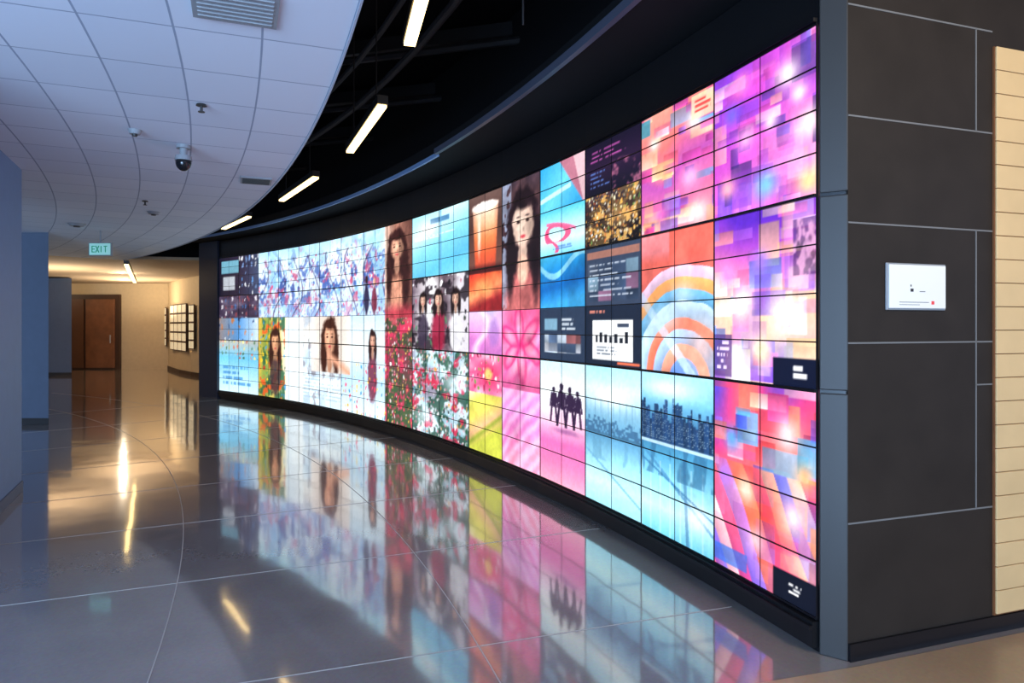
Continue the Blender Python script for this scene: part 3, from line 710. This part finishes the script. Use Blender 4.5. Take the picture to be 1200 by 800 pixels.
# ------------------------------------------------------------------ linear lights
def unp(x, y, h):
    Z = F*h/(HY-y); return ((x-CX)/F*Z, Z)
LH = 1.75
ends = [((506,-45),(480,52),LH),((448,124),(410,178),LH),((370,208),(330,235),LH),((292,254),(262,268),LH),((158,331),(148,310),1.15)]
for e0,e1,h in ends:
    P = unp(*e0,h); Q = unp(*e1,h); L = math.hypot(Q[0]-P[0],Q[1]-P[1]); ang = math.atan2(Q[1]-P[1],Q[0]-P[0])
    c = ((P[0]+Q[0])/2,(P[1]+Q[1])/2)
    e = empty('linear_ceiling_light')
    b = MB(); b.box((c[0],c[1],EYE+h+.045),(L+.04,.085,.07),0,ang)
    if h == LH:
        for f in (-.35,.35): b.tube((c[0]+math.cos(ang)*L*f,c[1]+math.sin(ang)*L*f,EYE+h+.08),(c[0]+math.cos(ang)*L*f,c[1]+math.sin(ang)*L*f,4.8),.006,6)
    b.make('housing', [M_black], e)
    b = MB(); b.box((c[0],c[1],EYE+h+.004),(L,.07,.03),0,ang); b.make('diffuser', [M_lamp], e)

# ------------------------------------------------------------------ ceiling devices
def at_ceiling(x,y): return unp(x,y,CZ-EYE)
e = empty('security_camera'); p = at_ceiling(215,170)
b = MB(); b.cyl(p,.055,.055,CZ-.03,CZ-.001); b.cyl(p,.03,.03,CZ-.09,CZ-.03); b.cyl(p,.068,.062,CZ-.13,CZ-.09); b.make('mount',[M_grey],e,smooth=False)
b = MB(); b.ball((p[0],p[1],CZ-.145),.062,20,12,0,1.15); b.make('dome',[M_glass],e,smooth=True)
def sprinkler(x,y,s=1):
    p = at_ceiling(x,y); b = MB(); b.cyl(p,.035*s,.03*s,CZ-.012,CZ-.001); b.cyl(p,.01,.01,CZ-.05,CZ-.012,8); b.cyl(p,.022*s,.022*s,CZ-.055,CZ-.05,14); b.make('sprinkler_head',[M_frame])
sprinkler(236,122); sprinkler(170,235)
def smoke(x,y,r):
    p = at_ceiling(x,y); b = MB(); b.cyl(p,r*.75,r,CZ-.035,CZ-.001,24); b.cyl(p,r*.35,r*.4,CZ-.05,CZ-.035,16,1); b.make('smoke_detector',[M_grey,M_frame])
smoke(158,152,.05); smoke(90,262,.12); smoke(180,248,.08)
def vent(x,y,w,l,m0,m1):
    p = at_ceiling(x,y); ang = math.radians(22); e = MB()
    e.box((p[0],p[1],CZ-.008),(w,l,.014),0,ang)
    for i in range(7):
        o = (i-3)*l/8; e.box((p[0]-math.sin(ang)*o,p[1]+math.cos(ang)*o,CZ-.018),(w*.88,.010,.006),1,ang)
    e.make('air_vent',[m0,m1])
vent(276,6,.38,.35,M_grey,M_grey); vent(300,211,.30,.32,M_grey,M_frame)
e = empty('exit_sign'); p = unp(118,292,1.2); z = EYE+1.2
b = MB(); b.box((p[0],p[1],z),(.36,.04,.21)); b.tube((p[0],p[1],z+.1),(p[0],p[1],CZ),.012,8); b.make('housing',[M_grey],e)
b = MB(); b.box((p[0],p[1]-.022,z),(.33,.006,.18)); b.make('face',[M_exit],e)
b = MB(); th_ = .014; y_ = p[1]-.027
def seg(x,zz,w_,h_): b.box((p[0]+x,y_,z+zz),(w_,.004,h_))
for zz in (-.045,0,.045): seg(-.1,zz,.045,th_)
seg(-.12,0,th_,.1)
for t in np.linspace(-1,1,7): seg(-.038+.022*t,.045*t,.016,.018); seg(-.038-.022*t,.045*t,.016,.018)
seg(.022,0,th_,.1); seg(.09,.045,.055,th_); seg(.09,0,th_,.1)
b.make('letters',[M_exitt],e)

# ------------------------------------------------------------------ lights
def area(name, loc, target, sx, sy, col, en):
    l = bpy.data.lights.new(name,'AREA'); l.shape = 'RECTANGLE'; l.size = sx; l.size_y = sy; l.color = col; l.energy = en
    o = bpy.data.objects.new(name,l); link(o); o.location = loc
    o.rotation_euler = (Vector(target)-Vector(loc)).to_track_quat('-Z','Y').to_euler(); return o
def point(name, loc, col, en, r=.06):
    l = bpy.data.lights.new(name,'POINT'); l.color = col; l.energy = en; l.shadow_soft_size = r
    o = bpy.data.objects.new(name,l); link(o); o.location = loc; return o
area('daylight_fill', (-3.0,-5,1.4), (-5.0,6,3.0), 6, 2.4, (.42,.66,1.0), 1300)  # added unseen lamp behind the camera, bluish daylight fill; no window modelled
area('entry_warm_fill', (2.9,.6,3.6), (2.9,3.7,1.2), 1.2, .8, (1,.80,.56), 78)  # added warm fill brightening the wood panel and plate; no fixture there
for x,y,en in ((-12.6,22.6,80),(-12.2,18.2,80)):
    area('corridor_up_fill', (x,y,1.9), (x,y+.1,3.1), 1.6, 1.6, (1,.82,.58), en)  # added up-facing fill in mid-air, brightens the corridor ceiling; no fixture
for x,y,en in ((-13.2,23.2,34),(-11.4,20,34),(-16.8,23.5,20)):
    point('corridor_point_fill', (x,y,2.9), (1,.82,.58), en, .04)  # added warm point fill for the corridor, without any fitting
w = bpy.data.worlds.new('World'); scene.world = w; w.use_nodes = True
w.node_tree.nodes['Background'].inputs[0].default_value = (.38,.55,.9,1); w.node_tree.nodes['Background'].inputs[1].default_value = .7

# ------------------------------------------------------------------ camera
cam = bpy.data.cameras.new('camera'); cam.sensor_width = 36; cam.lens = 24; cam.shift_y = -19/1200
co = bpy.data.objects.new('camera', cam); link(co); co.location = (0,0,EYE); co.rotation_euler = (math.pi/2,0,0)
scene.camera = co
